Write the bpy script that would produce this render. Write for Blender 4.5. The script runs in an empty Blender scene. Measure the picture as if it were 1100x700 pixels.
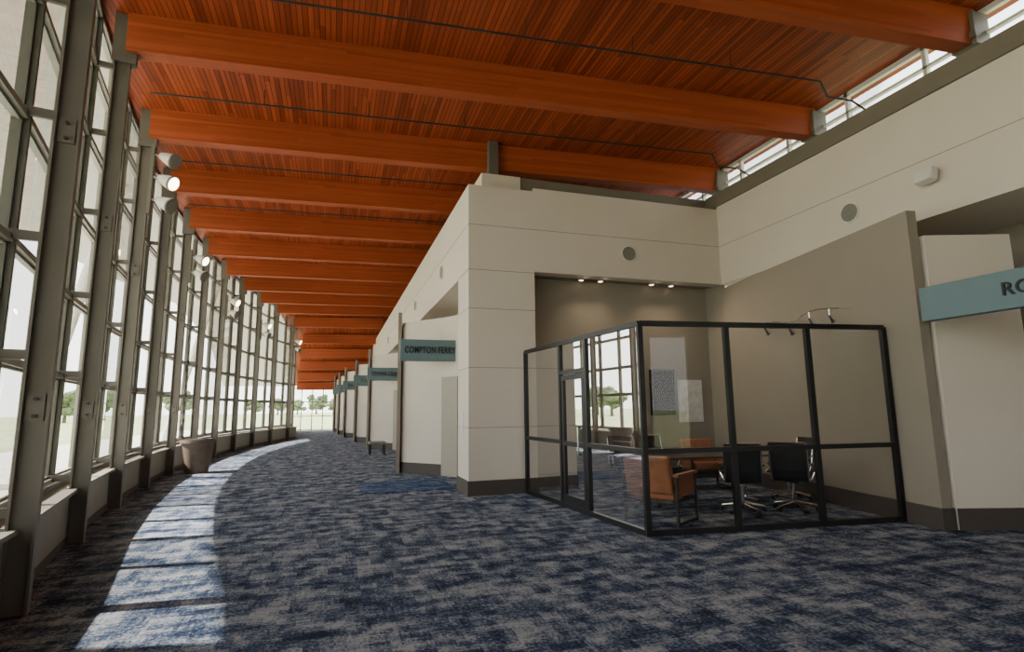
import bpy, bmesh, math, random
from mathutils import Vector, Matrix
random.seed(4)
D=bpy.data; C=bpy.context
def link(o): C.scene.collection.objects.link(o); return o

# ---------------- materials ----------------
def newmat(name):
    m=D.materials.new(name); m.use_nodes=True
    nt=m.node_tree; nt.nodes.clear()
    out=nt.nodes.new('ShaderNodeOutputMaterial')
    return m,nt,out
def N(nt,t,**kw):
    n=nt.nodes.new(t)
    for k,v in kw.items(): setattr(n,k,v)
    return n
def basic(name,col,rough=0.6,metal=0.0,var=0.08,scale=6,spec=0.4,bump=0.0,bscale=80,emit=None):
    m,nt,out=newmat(name)
    b=N(nt,'ShaderNodeBsdfPrincipled'); nt.links.new(b.outputs[0],out.inputs[0])
    b.inputs['Roughness'].default_value=rough; b.inputs['Metallic'].default_value=metal
    b.inputs['Specular IOR Level'].default_value=spec
    tc=N(nt,'ShaderNodeTexCoord'); nz=N(nt,'ShaderNodeTexNoise'); nz.inputs['Scale'].default_value=scale; nz.inputs['Detail'].default_value=4
    nt.links.new(tc.outputs['Object'],nz.inputs['Vector'])
    r=N(nt,'ShaderNodeValToRGB'); r.color_ramp.elements[0].position=.3; r.color_ramp.elements[1].position=.7
    r.color_ramp.elements[0].color=(*[c*(1-var) for c in col],1); r.color_ramp.elements[1].color=(*[min(1,c*(1+var)) for c in col],1)
    nt.links.new(nz.outputs['Fac'],r.inputs['Fac']); nt.links.new(r.outputs['Color'],b.inputs['Base Color'])
    if bump>0:
        n2=N(nt,'ShaderNodeTexNoise'); n2.inputs['Scale'].default_value=bscale; nt.links.new(tc.outputs['Object'],n2.inputs['Vector'])
        bp=N(nt,'ShaderNodeBump'); bp.inputs['Strength'].default_value=bump; bp.inputs['Distance'].default_value=.01
        nt.links.new(n2.outputs['Fac'],bp.inputs['Height']); nt.links.new(bp.outputs[0],b.inputs['Normal'])
    if emit:
        b.inputs['Emission Color'].default_value=(*emit[0],1); b.inputs['Emission Strength'].default_value=emit[1]
    return m
def glassmat(name,tint,base,mult):
    m,nt,out=newmat(name)
    t=N(nt,'ShaderNodeBsdfTransparent'); t.inputs[0].default_value=(*tint,1)
    g=N(nt,'ShaderNodeBsdfGlossy'); g.inputs['Roughness'].default_value=0.0; g.inputs[0].default_value=(1,1,1,1)
    lw=N(nt,'ShaderNodeFresnel'); lw.inputs['IOR'].default_value=1.45
    ma=N(nt,'ShaderNodeMath',operation='MULTIPLY_ADD'); ma.inputs[1].default_value=mult; ma.inputs[2].default_value=base; ma.use_clamp=True
    nt.links.new(lw.outputs[0],ma.inputs[0])
    mx=N(nt,'ShaderNodeMixShader'); nt.links.new(ma.outputs[0],mx.inputs[0]); nt.links.new(t.outputs[0],mx.inputs[1]); nt.links.new(g.outputs[0],mx.inputs[2])
    nt.links.new(mx.outputs[0],out.inputs[0]); return m
def woodmat(name,c1,c2,plank,axis_scale,groove=True):
    m,nt,out=newmat(name); L=nt.links.new
    b=N(nt,'ShaderNodeBsdfPrincipled'); L(b.outputs[0],out.inputs[0]); b.inputs['Roughness'].default_value=.5; b.inputs['Specular IOR Level'].default_value=.2
    tc=N(nt,'ShaderNodeTexCoord'); sx=N(nt,'ShaderNodeSeparateXYZ'); L(tc.outputs['Object'],sx.inputs[0])
    dv=N(nt,'ShaderNodeMath',operation='DIVIDE'); dv.inputs[1].default_value=plank
    L(sx.outputs['X' if groove else 'Z'],dv.inputs[0])
    fl=N(nt,'ShaderNodeMath',operation='FLOOR'); L(dv.outputs[0],fl.inputs[0])
    fr=N(nt,'ShaderNodeMath',operation='FRACT'); L(dv.outputs[0],fr.inputs[0])
    yd=N(nt,'ShaderNodeMath',operation='DIVIDE'); yd.inputs[1].default_value=3.1; L(sx.outputs['Y' if groove else 'X'],yd.inputs[0])
    w1=N(nt,'ShaderNodeTexWhiteNoise',noise_dimensions='1D'); L(fl.outputs[0],w1.inputs['W'])
    ad=N(nt,'ShaderNodeMath',operation='ADD'); L(yd.outputs[0],ad.inputs[0]); L(w1.outputs['Value'],ad.inputs[1])
    yf=N(nt,'ShaderNodeMath',operation='FLOOR'); L(ad.outputs[0],yf.inputs[0])
    cb=N(nt,'ShaderNodeCombineXYZ'); L(fl.outputs[0],cb.inputs[0]); L(yf.outputs[0],cb.inputs[1])
    w2=N(nt,'ShaderNodeTexWhiteNoise',noise_dimensions='2D'); L(cb.outputs[0],w2.inputs['Vector'])
    mp=N(nt,'ShaderNodeMapping'); mp.inputs['Scale'].default_value=axis_scale; L(tc.outputs['Object'],mp.inputs[0])
    nz=N(nt,'ShaderNodeTexNoise'); nz.inputs['Scale'].default_value=1; nz.inputs['Detail'].default_value=6; L(mp.outputs[0],nz.inputs['Vector'])
    mm=N(nt,'ShaderNodeMix'); mm.inputs[0].default_value=.55; L(w2.outputs['Value'],mm.inputs[2]); L(nz.outputs['Fac'],mm.inputs[3])
    r=N(nt,'ShaderNodeValToRGB'); r.color_ramp.elements[0].position=.2; r.color_ramp.elements[1].position=.78
    r.color_ramp.elements[0].color=(*c1,1); r.color_ramp.elements[1].color=(*c2,1); L(mm.outputs[0],r.inputs[0])
    if groove:
        lt=N(nt,'ShaderNodeMath',operation='LESS_THAN'); lt.inputs[1].default_value=.12; L(fr.outputs[0],lt.inputs[0])
        mx=N(nt,'ShaderNodeMix',data_type='RGBA'); L(lt.outputs[0],mx.inputs[0]); L(r.outputs[0],mx.inputs[6]); mx.inputs[7].default_value=(c1[0]*.3,c1[1]*.3,c1[2]*.3,1)
        L(mx.outputs[2],b.inputs['Base Color'])
    else: L(r.outputs[0],b.inputs['Base Color'])
    return m
def carpetmat(name,dark,mid,light,shift=0.0):
    m,nt,out=newmat(name); L=nt.links.new
    b=N(nt,'ShaderNodeBsdfPrincipled'); L(b.outputs[0],out.inputs[0]); b.inputs['Roughness'].default_value=.95; b.inputs['Specular IOR Level'].default_value=.1
    tc=N(nt,'ShaderNodeTexCoord')
    def snap(v):
        sn=N(nt,'ShaderNodeVectorMath',operation='SNAP'); sn.inputs[1].default_value=v; L(tc.outputs['Object'],sn.inputs[0]); return sn.outputs[0]
    def noise(src,sc,det,rough=.6,off=0):
        mp=N(nt,'ShaderNodeMapping'); mp.inputs['Scale'].default_value=sc; mp.inputs['Location'].default_value=(off,off,0); L(src,mp.inputs[0])
        nz=N(nt,'ShaderNodeTexNoise'); nz.inputs['Scale'].default_value=1; nz.inputs['Detail'].default_value=det; nz.inputs['Roughness'].default_value=rough
        L(mp.outputs[0],nz.inputs['Vector']); return nz.outputs['Fac']
    def math2(op,x,y):
        n=N(nt,'ShaderNodeMath',operation=op)
        for i,v in enumerate((x,y)):
            if isinstance(v,(int,float)): n.inputs[i].default_value=v
            else: L(v,n.inputs[i])
        return n.outputs[0]
    A=noise(snap((.14,.035,1)),(2.6,5.5,1),3,.65)
    B=noise(snap((.035,.11,1)),(6,3.2,1),3,.65,7)
    big=noise(snap((.05,.05,1)),(1.6,2.4,1),2,.5,3)
    fine=noise(snap((.014,.014,1)),(42,42,1),1,.5)
    s=math2('ADD',math2('MULTIPLY',A,.40),math2('MULTIPLY',B,.36))
    s=math2('ADD',s,math2('MULTIPLY',big,.20))
    s=math2('ADD',s,math2('MULTIPLY',fine,.30))
    r=N(nt,'ShaderNodeValToRGB'); cr=r.color_ramp; cr.interpolation='LINEAR'
    cr.elements[0].position=.54+shift; cr.elements[0].color=(*dark,1)
    cr.elements[1].position=.735+shift; cr.elements[1].color=(*light,1)
    e=cr.elements.new(.61+shift); e.color=(*mid,1)
    e=cr.elements.new(.66+shift); e.color=(*[ (mid[i]*.55+light[i]*.45) for i in range(3)],1)
    L(s,r.inputs[0]); L(r.outputs[0],b.inputs['Base Color'])
    bp=N(nt,'ShaderNodeBump'); bp.inputs['Strength'].default_value=.3; bp.inputs['Distance'].default_value=.004; L(fine,bp.inputs['Height']); L(bp.outputs[0],b.inputs['Normal'])
    return m

M={}
M['cream']=basic('cream_plaster',(.61,.55,.475),.8,var=.02,scale=1.5,bump=.05,bscale=120)
M['joint']=basic('panel_joint',(.27,.245,.21),.8)
M['taupe']=basic('taupe_paint',(.25,.218,.175),.8,var=.03,scale=1.2,bump=.05,bscale=120)
M['olive']=basic('olive_paint',(.17,.148,.112),.7,var=.03)
M['base']=basic('baseboard_rubber',(.06,.049,.042),.6,var=.05)
M['steel']=basic('painted_steel',(.135,.122,.10),.5,var=.06,scale=3)
M['mull']=basic('mullion_aluminium',(.24,.23,.195),.45,var=.05)
M['sill']=basic('sill_enclosure',(.25,.235,.20),.6,var=.04)
M['black']=basic('black_aluminium',(.008,.008,.009),.4,var=.1)
M['blackmesh']=basic('black_fabric',(.010,.010,.012),.7,var=.2,bump=.3,bscale=200)
M['chrome']=basic('chrome',(.8,.8,.8),.18,metal=1,var=.02)
M['leather']=basic('tan_leather',(.27,.105,.048),.45,var=.18,scale=8,bump=.2,bscale=60)
M['greyseat']=basic('grey_upholstery',(.20,.19,.17),.8,var=.1)
M['teal']=basic('teal_sign',(.12,.185,.205),.6,var=.03)
M['sigtxt']=basic('sign_lettering',(.012,.016,.02),.6,var=.05)
M['white']=basic('white_plastic',(.65,.64,.60),.5,var=.03)
M['grille']=basic('speaker_grille',(.20,.19,.165),.7,var=.15,scale=60)
M['dark']=basic('dark_metal',(.03,.026,.022),.5,var=.1)
M['pot']=basic('pot_clay',(.14,.105,.08),.6,var=.15)
M['soil']=basic('soil',(.03,.02,.015),.9,var=.4,scale=30)
M['screen']=basic('tv_screen',(.02,.022,.025),.25,var=.1)
M['paper']=basic('whiteboard_face',(.62,.62,.60),.5,var=.16,scale=9)
M['door']=basic('door_paint',(.33,.30,.25),.6,var=.03)
M['grass']=basic('grass_field',(.33,.36,.18),.9,var=.25,scale=.3)
M['concrete']=basic('pale_concrete',(.60,.57,.52),.8,var=.08,scale=.8)
M['leaf']=basic('hazed_leaves',(.13,.17,.085),.8,var=.45,scale=1.5,bump=1,bscale=3)  # leaf colour paled to suggest distance haze
M['bark']=basic('bark',(.14,.11,.08),.9,var=.3,scale=5)
M['lamp']=basic('lamp_lens',(1,.9,.7),.4,emit=((1,.78,.5),5))
M['down']=basic('downlight_lens',(1,.9,.7),.4,emit=((1,.72,.42),3))
M['tablewood']=basic('table_top',(.05,.035,.028),.3,var=.2,scale=4)
M['roof']=basic('roof_membrane',(.35,.35,.34),.8)
M['soffit']=basic('eave_soffit',(.50,.49,.46),.8)
M['deck']=woodmat('ceiling_planks',(.16,.027,.008),(.385,.077,.0235),.075,(18,.7,18))
M['beam']=woodmat('glulam_wood',(.27,.050,.0150),(.40,.090,.029),.045,(.8,14,22),groove=False)
M['carpet']=carpetmat('carpet_weave',(.014,.021,.045),(.052,.076,.132),(.31,.325,.35))
M['mat']=carpetmat('entry_mat_weave',(.016,.030,.075),(.042,.078,.17),(.16,.21,.32),.02)
M['glass']=glassmat('window_glass',(.88,.90,.88),.02,.5)
M['roomglass']=glassmat('partition_glass',(.94,.95,.94),.0,.55)

# ---------------- mesh builder ----------------
class MB:
    def __init__(s): s.v=[];s.f=[];s.mi=[];s.mats=[]
    def _m(s,m):
        if m not in s.mats: s.mats.append(m)
        return s.mats.index(m)
    def add(s,vs,fs,m):
        o=len(s.v); s.v+=[tuple(v) for v in vs]; i=s._m(m)
        for f in fs: s.f.append([o+k for k in f]); s.mi.append(i)
    def box(s,c,d,m,rz=0,mat=None):
        x,y,z=[k/2 for k in d]; pts=[Vector((a*x,b*y,e*z)) for e in(-1,1) for a,b in((-1,-1),(1,-1),(1,1),(-1,1))]
        R=mat if mat is not None else Matrix.Rotation(rz,3,'Z')
        pts=[R@p+Vector(c) for p in pts]
        s.add(pts,[(3,2,1,0),(4,5,6,7),(0,1,5,4),(1,2,6,5),(2,3,7,6),(3,0,4,7)],m); return s
    def bb(s,x0,x1,y0,y1,z0,z1,m): return s.box(((x0+x1)/2,(y0+y1)/2,(z0+z1)/2),(x1-x0,y1-y0,z1-z0),m)
    def seg(s,p,q,t,z0,z1,m,off=0):
        p=Vector(p);q=Vector(q);d=q-p;a=math.atan2(d.y,d.x); n=Vector((-d.y,d.x)).normalized()
        c=(p+q)/2+n*off
        return s.box((c.x,c.y,(z0+z1)/2),(d.length,t,z1-z0),m,a)
    def prism(s,poly,z0,z1,m):
        n=len(poly); vs=[(x,y,z0) for x,y in poly]+[(x,y,z1) for x,y in poly]
        fs=[list(range(n))[::-1],[n+i for i in range(n)]]+[(i,(i+1)%n,n+(i+1)%n,n+i) for i in range(n)]
        s.add(vs,fs,m); return s
    def cyl(s,p,q,r,m,r2=None,n=20):
        p=Vector(p);q=Vector(q);r2=r if r2 is None else r2
        R=(q-p).to_track_quat('Z','Y').to_matrix()
        vs=[R@Vector((math.cos(2*math.pi*i/n)*r,math.sin(2*math.pi*i/n)*r,0))+p for i in range(n)]+[R@Vector((math.cos(2*math.pi*i/n)*r2,math.sin(2*math.pi*i/n)*r2,0))+q for i in range(n)]
        s.add(vs,[list(range(n))[::-1],[n+i for i in range(n)]]+[(i,(i+1)%n,n+(i+1)%n,n+i) for i in range(n)],m); return s
    def tube(s,pts,r,m,n=10):
        for a,b in zip(pts[:-1],pts[1:]): s.cyl(a,b,r,m,n=n)
        return s
    def build(s,name,parent=None,bevel=0,smooth=False,loc=(0,0,0),rz=0):
        me=D.meshes.new(name); me.from_pydata(s.v,[],s.f); me.update()
        for m in s.mats: me.materials.append(M[m])
        me.polygons.foreach_set('material_index',s.mi)
        bm=bmesh.new(); bm.from_mesh(me); bmesh.ops.recalc_face_normals(bm,faces=bm.faces); bm.to_mesh(me); bm.free()
        o=link(D.objects.new(name,me)); o.location=loc; o.rotation_euler=(0,0,rz)
        if parent: o.parent=parent
        if bevel:
            b=o.modifiers.new('bevel','BEVEL'); b.width=bevel; b.segments=3; b.limit_method='ANGLE'
        if smooth:
            for p in me.polygons: p.use_smooth=True
            w=o.modifiers.new('en','EDGE_SPLIT'); w.split_angle=math.radians(40)
        return o
def empty(name,loc=(0,0,0),rz=0):
    e=link(D.objects.new(name,None)); e.location=loc; e.rotation_euler=(0,0,rz); e.empty_display_size=.2; return e
def text(name,s,size,mat4,parent,m='sigtxt',align='LEFT'):
    cu=D.curves.new(name,'FONT'); cu.body=s; cu.size=size; cu.extrude=.012; cu.align_x=align; cu.align_y='CENTER'; cu.space_character=1.08; cu.offset=.002
    cu.materials.append(M[m]); o=link(D.objects.new(name,cu)); o.matrix_world=mat4; o.parent=parent; return o

# ---------------- layout ----------------
def G(y):
    if y>34: return -2.2-(y-34)*.08
    if y>5: return -4.3+(y-18.9)**2/109
    x5=-4.3+13.9**2/109
    return x5+.13*(5-y)
def drop(y): return max(0,y-31)*.225
ZB=6.43; ZD=6.98; Y0=-8; YE=46.5
STEP=2.68
cols=[8.2+STEP*k for k in range(-6,10)]
allb=[8.2+STEP*k for k in range(-5,15)]

mb=MB()
ys=[Y0+i*(YE-Y0)/60 for i in range(61)]
vs=[];fs=[]
for i,y in enumerate(ys): vs+= [(G(y)-.1,y,0),(10.0,y,0),(G(y)-.1,y,-.14),(10.0,y,-.14)]
for i in range(60):
    a=4*i;b=a+4; fs+=[(a,a+1,b+1,b),(a+2,b+2,b+3,a+3),(a,b,b+2,a+2),(a+1,a+3,b+3,b+1)]
mb.add(vs,fs,'carpet'); mb.build('floor')
MB().bb(-300,300,-200,400,-.4,-.2,'grass').build('ground')
MB().bb(-14,-4.8,-20,60,-.2,-.16,'concrete').build('bounce_paving')  # pale slab added outside to bounce daylight up onto the ceiling

EAVE=4.8  # unseen overhang, depth set to trim the sun strip on the floor
yy=[Y0+i*(31-Y0)/40 for i in range(41)]+[36,41,46.6]
def strip(xa,xb,z0,z1,m,name):
    mb=MB(); vs=[];fs=[]
    for y in yy:
        z=ZD-drop(y); vs+=[(xa(y),y,z+z0),(xb(y),y,z+z0),(xa(y),y,z+z1),(xb(y),y,z+z1)]
    for i in range(len(yy)-1):
        a=4*i;b=a+4; fs+=[(a,b,b+1,a+1),(a+2,a+3,b+3,b+2),(a,a+2,b+2,b),(a+1,b+1,b+3,a+3)]
    n=len(yy)*4-4; fs+=[(0,1,3,2),(n,n+2,n+3,n+1)]
    mb.add(vs,fs,m); mb.build(name)
strip(lambda y:G(y)-.06,lambda y:8.75,0,.06,'deck','ceiling')
strip(lambda y:G(y)-EAVE,lambda y:G(y)-.065,-.02,.06,'soffit','shade_eave')
strip(lambda y:G(y)-EAVE,lambda y:8.75,.065,.12,'roof','roof')

for y in allb:
    xl=G(y)+.40; xr=8.34 if y<31 else 2.5
    yr=y-.8 if y<31 else y-.45
    dx=xr-xl; L=math.hypot(dx,yr-y)
    dr=drop(y)
    o=MB().box((0,0,0),(L,.23,.56),'beam').build('ceiling_beam',bevel=.008,loc=((xl+xr)/2,(y+yr)/2,ZB+.278-dr),rz=math.atan2(yr-y,dx))
    if y<31:
        MB().bb(8.2,8.5,yr-.16,yr+.16,6.42,6.9,'steel').box((8.18,yr,6.55),(.03,.36,.1),'steel').build('beam_bracket')

for y in allb[:9]:
    ym=y-1.2; xl=G(ym)+.5
    mb=MB().tube([(xl,ym,6.7),(7.3,ym-.75,6.7),(7.4,ym-.76,6.45),(7.9,ym-.78,6.45),(8.2,ym-.8,6.3)],.016,'dark')
    for k in range(1,6):
        x=xl+(7.3-xl)*k/6; yk=ym-.75*(k/6); mb.cyl((x,yk,6.7),(x,yk,6.98),.006,'dark',n=6)
    mb.build('sprinkler_pipe')

def gang(y):
    return math.atan2(.2,G(y+.1)-G(y-.1))
for y in cols:
    a=gang(y)-math.pi/2
    mb=MB().box((0,0,3.49),(.17,.04,6.98),'steel').box((0.085,0,3.49),(.02,.13,6.98),'steel').box((-.085,0,3.49),(.02,.13,6.98),'steel')
    for z in (.78,2.03,3.03,4.13,5.23,6.2): mb.box((-.2,0,z),(.24,.04,.08),'steel')
    for z in (1.6,4.0):
        mb.box((.0,-.03,z),(.12,.02,.22),'steel')
        for dz in (-.07,.07): mb.cyl((0,-.04,z+dz),(0,-.06,z+dz),.016,'dark',n=8)
    mb.box((.02,0,6.62),(.28,.15,.7),'steel')
    mb.build('steel_column',loc=(G(y)+.34,y,0),rz=a)

# curtain wall
cw=empty('window_1')
fr=MB(); gl=MB(); sl=MB()
seg=[Y0]+[y for y in cols+[34.2] if y>Y0+.3]
zs=[.75,2.0,3.0,4.1,5.2,6.2,6.93]
for a,b in zip(seg[:-1],seg[1:]):
    p=(G(a),a);q=(G(b),b)
    for z in zs:
        fr.seg(p,q,.12,z-.03,z+.03,'mull'); fr.seg(p,q,.03,z-.055,z+.055,'mull')
    n=2
    for i in range(0,n+1):
        t=i/n; x=p[0]+(q[0]-p[0])*t; y=p[1]+(q[1]-p[1])*t
        ag=gang(y)-math.pi/2
        fr.box((x,y,3.85),(.13,.06,6.25),'mull',ag); fr.box((x,y,3.85),(.035,.12,6.25),'mull',ag)
    vsg=[(p[0],p[1],.7),(q[0],q[1],.7),(q[0],q[1],6.95),(p[0],p[1],6.95)]; gl.add(vsg,[(0,1,2,3)],'glass')
    sl.seg(p,q,.12,0,.68,'sill'); sl.seg(p,q,.26,.06,.62,'sill',off=-.12); sl.seg(p,q,.34,.61,.65,'sill',off=-.15)
    sl.seg(p,q,.27,.0,.1,'base',off=-.125)
fr.build('frame',cw); gl.build('glazing',cw); sl.build('wall_left')
# unseen straight stretch beyond the curve, glazed to let light onto the far ceiling
e=empty('added_light_window'); fr=MB(); gl=MB()
yb=[34.2+(YE-34.2)*i/5 for i in range(6)]
for i,(a,b) in enumerate(zip(yb[:-1],yb[1:])):
    za=ZD-drop(a)-.05; zb=ZD-drop(b)-.05
    for z in (.7,2.0,3.1): fr.seg((G(a),a),(G(b),b),.1,z-.03,z+.03,'mull')
    fr.box((G(a),a,za/2),(.12,.07,za),'mull')
    gl.add([(G(a),a,0),(G(b),b,0),(G(b),b,zb),(G(a),a,za)],[(0,1,2,3)],'glass')
    fr.seg((G(a),a),(G(b),b),.2,0,.66,'sill')
fr.build('frame',e); gl.build('glazing',e)

e=empty('window_2'); mb=MB()
x0,x1=-3.2,2.4
for i in range(8):
    x=x0+(x1-x0)*i/7; mb.bb(x-.035,x+.035,YE-.05,YE+.05,0,3.4,'mull')
for z in (.05,1.1,2.2,3.3): mb.bb(x0,x1,YE-.05,YE+.05,z-.03,z+.03,'mull')
mb.build('frame',e)
mb=MB(); mb.add([(x0,YE,0),(x1,YE,0),(x1,YE,3.4),(x0,YE,3.4)],[(0,1,2,3)],'glass'); mb.build('glazing',e)
xb0=G(Y0)
MB().bb(xb0,8.3,Y0-.15,Y0,0,6.98,'cream').build('wall_back')

# ---- front wall block
YA=9.9; XR=8.1; YB=10.5
mb=MB()
mb.bb(2.35,3.68,YA,10.8,0,5.86,'cream')
mb.bb(3.68,XR+.25,YA,YA+.3,4.2,5.93,'cream')
for z in (1.2,2.3,3.42,4.17,5.06):
    if z<4.18: mb.bb(2.347,3.683,YA-.003,YA+.05,z-.006,z+.006,'joint')
    else: mb.bb(2.347,XR,YA-.003,YA+.05,z-.006,z+.006,'joint')
    mb.bb(2.346,2.4,YA-.002,10.8,z-.006,z+.006,'joint')
mb.build('wall_front')
MB().bb(2.33,3.70,YA-.02,10.82,0,.26,'base').build('baseboard_front')
MB().bb(2.68,3.5,YA+.25,11.0,5.86,6.24,'cream').build('trim_1')
MB().bb(2.85,3.05,YA+.3,YA+.5,6.24,6.98,'steel').build('trim_2')
MB().bb(3.5,XR+.2,YA+.32,YA+.5,5.8,6.26,'olive').build('trim_3')
MB().bb(2.36,12,YA+.31,YE,5.7,5.85,'roof').build('ceiling_rooms')
mb=MB()
mb.bb(3.68,8.4,YB,YB+.15,0,4.3,'taupe'); mb.bb(8.12,8.22,YA+.05,YB,0,4.3,'taupe')
mb.build('wall_alcove')
MB().bb(3.7,8.1,YA+.31,YB-.01,4.22,4.32,'taupe').build('ceiling_alcove')
MB().bb(3.7,8.1,YB-.03,YB-.002,0,.26,'base').build('baseboard_alcove')
P0=(8.16,9.92);P1=(7.27,5.07)
mb=MB(); mb.seg(P0,P1,.14,0,4.10,'taupe'); mb.build('wall_diagonal')
mb=MB(); mb.seg(P0,(7.267,5.05),.18,0,.26,'base'); mb.build('baseboard_diagonal')

mb=MB(); mb.bb(XR,XR+.25,Y0,YA,4.2,5.98,'cream'); mb.bb(XR-.003,XR+.05,Y0,YA,5.054,5.066,'joint')
mb.build('wall_right')
MB().bb(XR-.05,XR+.4,Y0,YA+.3,5.98,6.28,'olive').build('trim_4')
e=empty('window_4'); mb=MB()
mb.bb(8.42,8.50,Y0,YE-14,6.28,6.36,'white'); mb.bb(8.42,8.50,Y0,YE-14,6.6,6.64,'white'); mb.bb(8.42,8.50,Y0,YE-14,6.9,6.98,'white')
y=Y0
while y<31: mb.bb(8.42,8.5,y-.03,y+.03,6.28,6.98,'white'); y+=STEP/2
mb.build('frame',e)
mb=MB(); mb.add([(8.46,Y0,6.3),(8.46,31,6.3),(8.46,31,6.95),(8.46,Y0,6.95)],[(0,1,2,3)],'glass'); mb.build('glazing',e)
mb=MB(); mb.bb(9.7,9.85,Y0,YA,0,4.3,'taupe'); mb.build('wall_recess')
MB().bb(XR+.25,9.85,Y0,YA,4.2,4.3,'cream').build('ceiling_recess')
MB().bb(9.68,9.7,Y0,YA,0,.26,'base').build('baseboard_recess')
blk=[(7.38,5.02),(8.45,4.66),(9.0,5.4),(9.0,8.6),(8.06,8.6)]
MB().prism(blk,0,3.75,'cream').build('wall_booth_pier')
MB().seg((7.37,5.01),(8.46,4.645),.03,0,.26,'base').build('baseboard_pier')

s=empty('booth_sign',(6.78,3.0,2.735))
MB().bb(0,.14,-1.9,1.75,-.205,.205,'teal').build('board',s,bevel=.004)
MB().bb(.14,.62,1.45,1.6,-.12,.12,'dark').bb(.58,.68,1.45,2.1,-.12,.12,'dark').build('bracket',s)
Rm=Matrix(((0,0,-1,-.012),(-1,0,0,.88),(0,1,0,0),(0,0,0,1)))
text('lettering','ROARING FORK',.2,Rm,s)

# ---- corridor side
mb=MB(); mb.bb(2.35,2.6,10.8,YE,4.15,5.86,'cream'); mb.bb(2.346,2.4,10.8,YE,5.054,5.066,'joint')
mb.build('wall_corridor_upper')
MB().bb(2.36,3.6,10.8,YE,4.15,4.25,'cream').build('ceiling_corridor_recess')
mb=MB(); mb.bb(3.2,3.35,10.8,YE,0,4.2,'cream'); mb.build('wall_corridor')
booths=[(14.1,1.51,'COMPTON FERRY'),(23.1,1.29,'COOPER CREEK'),(28.1,.95,'CURTIS'),(33.4,.55,'DALTON'),(38,.25,'FAIRWAY'),(42.5,.0,'GRANT')]
for i,(y0,xf,nm) in enumerate(booths):
    MB().seg((xf+.04,y0-.05),(xf+.16,y0+1.0),.09,0,4.0,'taupe').build('wall_fin')
    poly=[(xf+.13,y0+.05),(xf+.98,y0-1.0),(xf+1.25,y0-1.5),(3.2,y0-1.75),(3.2,y0+2.2),(xf+.25,y0+2.2)]
    MB().prism(poly,0,3.75,'cream').build('wall_booth')
    b=MB(); b.seg(poly[0],poly[1],.04,0,.26,'base'); b.build('baseboard_booth')
    d=empty('door_%d'%(i+1)); b=MB()
    p=poly[1];q=poly[2]
    b.seg(p,q,.05,0.01,2.3,'door',off=-.03); b.seg((p[0]+.03,p[1]-.055),(p[0]+.05,p[1]-.09),.1,1.0,1.08,'chrome'); b.build('leaf',d)
    s=empty('booth_sign',(xf-.1,y0-1.35,2.9))
    MB().bb(0,1.5,-.05,.07,-.25,.25,'teal').build('board',s,bevel=.004)
    MB().bb(.3,.38,.07,.9,-.05,.05,'dark').bb(.9,.98,.07,.5,-.05,.05,'dark').build('bracket',s)
    k=.64 if len(nm)>8 else .9
    Rt=Matrix(((k,0,0,.69),(0,0,-1,-.055),(0,1,0,0),(0,0,0,1)))
    text('lettering',nm,.215,Rt,s,align='CENTER')
MB().bb(.55,2.34,10.9,12.5,.002,.012,'mat').build('entry_mat')

b=empty('bench',(1.5,20.2,0))
MB().bb(-.28,.28,-.4,.4,.36,.44,'greyseat').build('seat',b,bevel=.02)
mb=MB()
for sx in(-.24,.24):
    for sy in(-.36,.36): mb.bb(sx-.02,sx+.02,sy-.02,sy+.02,0,.36,'dark')
mb.build('legs',b)

def disc_speaker(loc,axis,r):
    e=empty('wall_speaker',loc); a=Vector(axis)
    MB().cyl((0,0,0),a*.03,r,'white',n=32).build('rim',e)
    MB().cyl(a*.03,a*.04,r*.88,'grille',n=32).build('grille',e)
disc_speaker((5.79,YA,4.72),(0,-1,0),.17)
disc_speaker((XR,6.62,4.7),(-1,0,0),.17)
for y in (12.6,17.0,21.5,26): disc_speaker((2.35,y,4.75),(-1,0,0),.16)
e=empty('wall_projector_speaker',(XR,5.28,4.76))
MB().box((-.14,0,0),(.16,.26,.2),'white',mat=Matrix.Rotation(.3,3,'Y')).build('body',e,bevel=.03)
MB().bb(-.08,0,-.04,.04,-.05,.05,'white').build('mount',e)
MB().bb(2.335,2.35,10.3,10.42,1.1,1.5,'white').build('wall_switch_panel',bevel=.003)

# ---- floodlights on columns
def flood(y,z,n,lit):
    x=G(y)+.46
    e=empty('flood_light',(x,y,z)); mb=MB(); lens=MB()
    mb.bb(-.02,.03,-.06,.06,-.2*n-.05,.2*n+.05,'steel')
    for i in range(n):
        zz=(i-(n-1)/2)*-.42
        p=Vector((.24,0,zz)); d=Vector((.80,-.30,-.40)).normalized()
        mb.cyl((0,0,zz+.06),p,.02,'white',n=8)
        mb.cyl(p-d*.16,p-d*.04,.06,'white',r2=.1,n=24)
        mb.cyl(p-d*.04,p+d*.12,.1,'white',r2=.135,n=24)
        mb.cyl(p+d*.12,p+d*.15,.145,'grille',n=24)
        lens.cyl(p+d*.15,p+d*.155,.12,'lamp' if i in lit else 'grille',n=24)
    mb.build('housing',e); lens.build('lens',e)
flood(10.88,5.68,3,(1,)); flood(16.24,5.4,2,(0,)); flood(21.6,5.25,2,(0,)); flood(26.96,5.2,2,(0,))
flood(32.2,5.1,2,(0,))

e=empty('planter_pot',(-3.3,16.3,0))
MB().cyl((0,0,0),(0,0,.76),.27,'pot',r2=.38,n=32).cyl((0,0,.76),(0,0,.84),.43,'pot',n=32).build('pot',e,smooth=True)
MB().cyl((0,0,.84),(0,0,.85),.37,'soil',n=32).build('soil',e)

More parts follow.
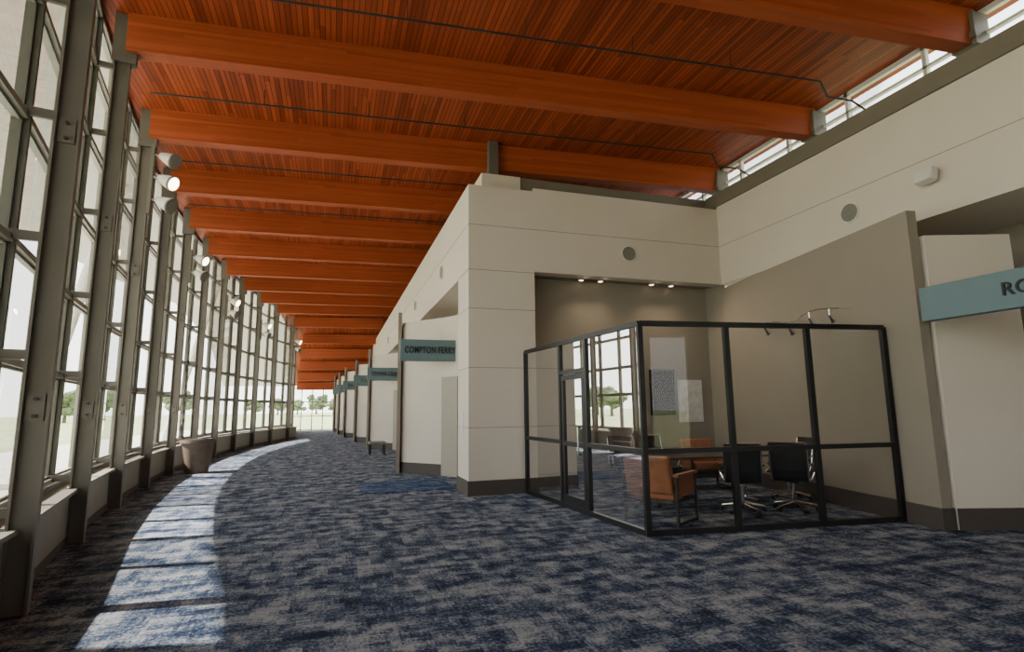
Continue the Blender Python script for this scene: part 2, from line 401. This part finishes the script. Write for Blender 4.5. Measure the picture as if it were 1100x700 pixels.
# ---- glass meeting room
l=Vector((3.45,YA-.06));n_=Vector((3.67,6.09));r_=Vector((7.25,5.64)); H=2.6
gr=empty('glass_meeting_room'); fr=MB(); gl=MB()
def post(p,z0=0,z1=H,w=.065): 
    fr.box((p.x,p.y,(z0+z1)/2),(w,w,z1-z0),'black',-.12 if p.y<7 else 0.06)
def pt(a,b,t): return a+(b-a)*t
d1=(9.84-8.37)/(9.84-6.09); d2=(9.84-7.5)/(9.84-6.09)
for t in (0,d1,d2,1): post(pt(l,n_,t))
for t in (1/3,2/3,1): post(pt(n_,r_,t))
for a,b in ((l,n_),(n_,r_)):
    fr.seg(a,b,.065,H-.035,H+.03,'black'); fr.seg(a,b,.065,0,.07,'black')
    gl.add([(a.x,a.y,.05),(b.x,b.y,.05),(b.x,b.y,H),(a.x,a.y,H)],[(0,1,2,3)],'roomglass')
fr.seg(pt(n_,r_,0),r_,.06,.97,1.03,'black')
fr.seg(l,pt(l,n_,d1),.06,.97,1.03,'black'); fr.seg(pt(l,n_,d2),n_,.06,.97,1.03,'black')
fr.seg(pt(l,n_,d1),pt(l,n_,d2),.06,2.08,2.14,'black')
a=pt(l,n_,d1+.012);b=pt(l,n_,d2-.012)
for t in (.06,.94): q=pt(a,b,t); fr.box((q.x,q.y,1.05),(.05,.07,2.0),'black',.06)
fr.seg(a,b,.05,.05,.2,'black'); fr.seg(a,b,.05,1.98,2.06,'black'); fr.seg(a,b,.05,.95,1.02,'black')
hd=MB(); q=pt(a,b,.84); hd.tube([(q.x-.03,q.y,1.25),(q.x-.08,q.y,1.25),(q.x-.08,q.y,.85),(q.x-.03,q.y,.85)],.012,'chrome')
fr.build('frame',gr); gl.build('glazing',gr); hd.build('handle',gr)

e=empty('wall_television',(6.80,YB-.01,1.85)); MB().bb(-.29,.29,-.09,0,-.49,.49,'black').build('case',e,bevel=.01); MB().bb(-.26,.26,-.1,-.09,-.45,.45,'screen').build('panel',e)
e=empty('whiteboard',(7.52,YB-.01,1.66)); MB().bb(-.31,.31,-.03,0,-.46,.46,'white').bb(-.29,.29,-.035,-.03,-.44,.44,'paper').build('board',e)

for i,x in enumerate((4.9,5.35,6.6,7.1)):
    e=empty('downlight',(x,YB-.15,4.22)); MB().cyl((0,0,0),(0,0,-.02),.07,'white',n=24).build('trim_ring',e); MB().cyl((0,0,-.02),(0,0,-.024),.045,'down',n=24).build('lens',e)
    ld=D.lights.new('bulb','SPOT'); ld.energy=22; ld.color=(1,.80,.58); ld.spot_size=2.6; ld.spot_blend=1; ld.shadow_soft_size=.05
    lo=link(D.objects.new('bulb',ld)); lo.location=(0,-.15,-.06); lo.rotation_euler=(-.55,0,0); lo.parent=e

e=empty('track_light',(0,0,0)); mb=MB(); pts=[]
dv=(Vector(P1)-Vector(P0)); nrm=Vector((-1,.17)).normalized()
for i in range(13):
    t=.35+.42*i/12; q=Vector(P0)+dv*t+nrm*(.35+.06*math.sin(i*.9)); pts.append((q.x,q.y,2.98+.04*math.sin(i*.8)))
mb.tube(pts,.008,'chrome',n=6)
for i in (0,6,12):
    p=Vector(pts[i]); w=Vector((p.x-nrm.x*.38,p.y-nrm.y*.38,p.z)); mb.cyl(p,w,.008,'chrome',n=6)
for i in (2,5,9,11):
    p=Vector(pts[i]); mb.cyl(p,p+Vector((0,0,-.1)),.006,'chrome',n=6); mb.cyl(p+Vector((0,0,-.1)),p+Vector((.08,.0,-.2)),.02,'chrome',r2=.045,n=14)
mb.build('wire_and_spots',e)

# ---- furniture
def office_chair(x,y,rz):
    e=empty('office_chair',(x,y,0),rz)
    b=MB()
    for k in range(5):
        a=2*math.pi*k/5+.3; c,s=math.cos(a),math.sin(a)
        b.tube([(0,0,.13),(c*.3,s*.3,.075)],.022,'chrome',n=8)
        b.cyl((c*.3-s*.025,s*.3+c*.025,.03),(c*.3+s*.025,s*.3-c*.025,.03),.03,'black',n=14)
        b.cyl((c*.3,s*.3,.03),(c*.3,s*.3,.08),.01,'chrome',n=8)
    b.cyl((0,0,.1),(0,0,.42),.025,'chrome'); b.box((0,0,.42),(.2,.2,.04),'black'); b.build('base',e)
    s=MB(); vs=[];fs=[]
    prof=[(.26,.44),(.2,.475),(0,.465),(-.15,.46),(-.22,.49),(-.26,.6),(-.29,.78),(-.34,1.0)]
    for w in (-.235,.235):
        for (yy_,z) in prof: vs.append((w,yy_,z)); 
        for (yy_,z) in prof: vs.append((w,yy_-.0,z-.03) if yy_>-.2 else (w,yy_-.03,z))
    n=len(prof)
    for i in range(n-1):
        fs+=[(i,i+1,2*n+i+1,2*n+i),(n+i,3*n+i,3*n+i+1,n+i+1),(i,n+i,n+i+1,i+1),(2*n+i,2*n+i+1,3*n+i+1,3*n+i)]
    fs+=[(0,2*n,3*n,n),(n-1,2*n-1,4*n-1,3*n-1)]
    s.add(vs,fs,'blackmesh'); s.build('seat_and_back',e,bevel=.008)
    a=MB()
    for sx in (-.25,.25):
        a.tube([(sx,p[0]+.0,p[1]-.015) for p in prof],.014,'chrome',n=8)
        a.tube([(sx,.12,.46),(sx*1.14,.14,.55),(sx*1.14,.1,.67),(sx*1.14,-.18,.67),(sx,-.29,.72)],.014,'chrome',n=8)
        a.box((sx*1.14,-.03,.685),(.045,.25,.02),'black')
    a.cyl((-.25,-.34,1.0),(.25,-.34,1.0),.014,'chrome',n=8); a.cyl((-.25,-.27,.66),(.25,-.27,.66),.012,'chrome',n=8)
    a.build('arms_frame',e)
def lounge_chair(x,y,rz):
    e=empty('leather_armchair',(x,y,0),rz)
    MB().box((0,.02,.38),(.6,.6,.14),'leather',mat=Matrix.Rotation(.08,3,'X')).build('seat',e,bevel=.04)
    MB().box((0,-.32,.60),(.6,.13,.46),'leather',mat=Matrix.Rotation(.25,3,'X')).build('back',e,bevel=.04)
    f=MB()
    for sx in (-.34,.34):
        f.box((sx,-.02,.60),(.07,.62,.035),'leather'); f.box((sx,.27,.3),(.03,.04,.6),'dark'); f.box((sx,-.3,.3),(.03,.04,.6),'dark'); f.box((sx,-.02,.03),(.03,.6,.03),'dark'); f.box((sx,-.02,.3),(.03,.6,.035),'dark')
        f.box((sx*.96,-.02,.46),(.03,.52,.24),'leather')
    f.box((0,.25,.28),(.68,.03,.04),'dark'); f.box((0,-.3,.28),(.68,.03,.04),'dark'); f.build('frame',e,bevel=.006)
    e.scale=(1.1,1.1,1.08)
def table(x,y,rz):
    e=empty('conference_table',(x,y,0),rz)
    MB().box((0,0,.735),(2.1,1.0,.035),'tablewood').build('top',e,bevel=.012)
    f=MB()
    for sx in (-.7,.7):
        f.cyl((sx,0,.03),(sx,0,.72),.04,'chrome'); f.box((sx,0,.02),(.07,.7,.03),'chrome')
    f.box((0,0,.69),(1.5,.06,.04),'dark'); f.build('legs',e)
table(5.95,8.0,-.1)
office_chair(6.58,6.78,-.9); office_chair(5.80,6.95,-.6)
office_chair(4.72,7.95,-1.5)
office_chair(5.1,9.1,math.pi-.2); office_chair(5.85,9.1,math.pi+.15); office_chair(7.3,7.6,1.3)
lounge_chair(4.36,6.86,-1.0); lounge_chair(6.85,9.2,2.9)

# trees
def tree_mesh():
    bm=bmesh.new()
    for k in range(34):
        a=random.uniform(0,6.28);rr=random.uniform(0,2.3)**1.0;z=random.uniform(2.2,6.6); s=random.uniform(.55,1.15)*(1.2-abs(z-4)/5)
        r=bmesh.ops.create_icosphere(bm,subdivisions=3,radius=s,matrix=Matrix.Translation((rr*math.cos(a),rr*math.sin(a),z)))
        for v in r['verts']: v.co+=Vector((random.uniform(-.16,.16),random.uniform(-.16,.16),random.uniform(-.16,.16)))
    n=len(bm.faces)
    bmesh.ops.create_cone(bm,segments=10,radius1=.28,radius2=.14,depth=3.4,matrix=Matrix.Translation((0,0,1.5)),cap_ends=True)
    me=D.meshes.new('tree'); bm.to_mesh(me); bm.free(); me.materials.append(M['leaf']); me.materials.append(M['bark'])
    for i,p in enumerate(me.polygons): p.material_index=0 if i<n else 1
    return me
tms=[tree_mesh() for _ in range(3)]
pos=[(-44,14),(-50,22),(-46,31),(-56,38),(-50,47),(-58,54),(-52,64),(-60,74),(-54,90),(-60,104),(-46,120),(-50,150),(-40,170),(-30,240),(-22,250),(-14,245),(-7,255),(0,250),(8,245),(-62,6),(-52,0)]
for i,(x,y) in enumerate(pos):
    o=link(D.objects.new('tree',tms[i%3])); o.location=(x,y,-.2); s=random.uniform(.9,1.4); o.scale=(s*1.3,s*1.3,s*random.uniform(.8,1.0)); o.rotation_euler=(0,0,random.uniform(0,6))
for y in (4.0,14.7,25.4):
    x=G(y)-.9
    mb=MB().cyl((x-2.0,y+1.4,-.06),(x,y,6.9),.13,'white',n=16).box((x-2.0,y+1.4,-.09),(.5,.5,.12),'concrete'); mb.build('exterior_brace')

# ---- lights / world
sd=D.lights.new('sun','SUN'); sd.energy=10; sd.angle=.02; sd.color=(1,.92,.82)
so=link(D.objects.new('sun',sd)); el=math.radians(46)
dirv=Vector((math.cos(el),-.1*math.cos(el),-math.sin(el))); so.rotation_euler=dirv.to_track_quat('-Z','Y').to_euler()
w=D.worlds.new('world'); C.scene.world=w; w.use_nodes=True; nt=w.node_tree; nt.nodes.clear()
o=N(nt,'ShaderNodeOutputWorld'); bg=N(nt,'ShaderNodeBackground'); tc=N(nt,'ShaderNodeTexCoord'); sx=N(nt,'ShaderNodeSeparateXYZ'); r=N(nt,'ShaderNodeValToRGB')
nt.links.new(tc.outputs['Generated'],sx.inputs[0]); nt.links.new(sx.outputs['Z'],r.inputs[0])
r.color_ramp.elements[0].position=0; r.color_ramp.elements[0].color=(.98,.97,.93,1); r.color_ramp.elements[1].position=.8; r.color_ramp.elements[1].color=(.70,.76,.84,1)
nt.links.new(r.outputs[0],bg.inputs[0]); bg.inputs[1].default_value=2.5; nt.links.new(bg.outputs[0],o.inputs[0])

# ---- camera
f=590.;p=math.atan(88/590);roll=0.012;yaw=math.atan(193/590*math.cos(p))
def mp(a,b,wf):
    c,s=math.cos(roll),math.sin(roll); a,b=a*c+b*s,-a*s+b*c
    F=wf*math.cos(p)-b*math.sin(p);Z=wf*math.sin(p)+b*math.cos(p)
    return Vector((a*math.cos(yaw)+F*math.sin(yaw),-a*math.sin(yaw)+F*math.cos(yaw),Z))
R=mp(1,0,0);U=mp(0,1,0);B=-mp(0,0,1)
cd=D.cameras.new('camera'); co=link(D.objects.new('camera',cd)); cd.sensor_width=36; cd.lens=36*f/1100; cd.clip_end=1000; cd.clip_start=.05
co.matrix_world=Matrix(((R.x,U.x,B.x,0),(R.y,U.y,B.y,0),(R.z,U.z,B.z,1.55),(0,0,0,1)))
C.scene.camera=co
C.scene.view_settings.view_transform='AgX'
C.scene.view_settings.look='None'
C.scene.view_settings.exposure=1.35
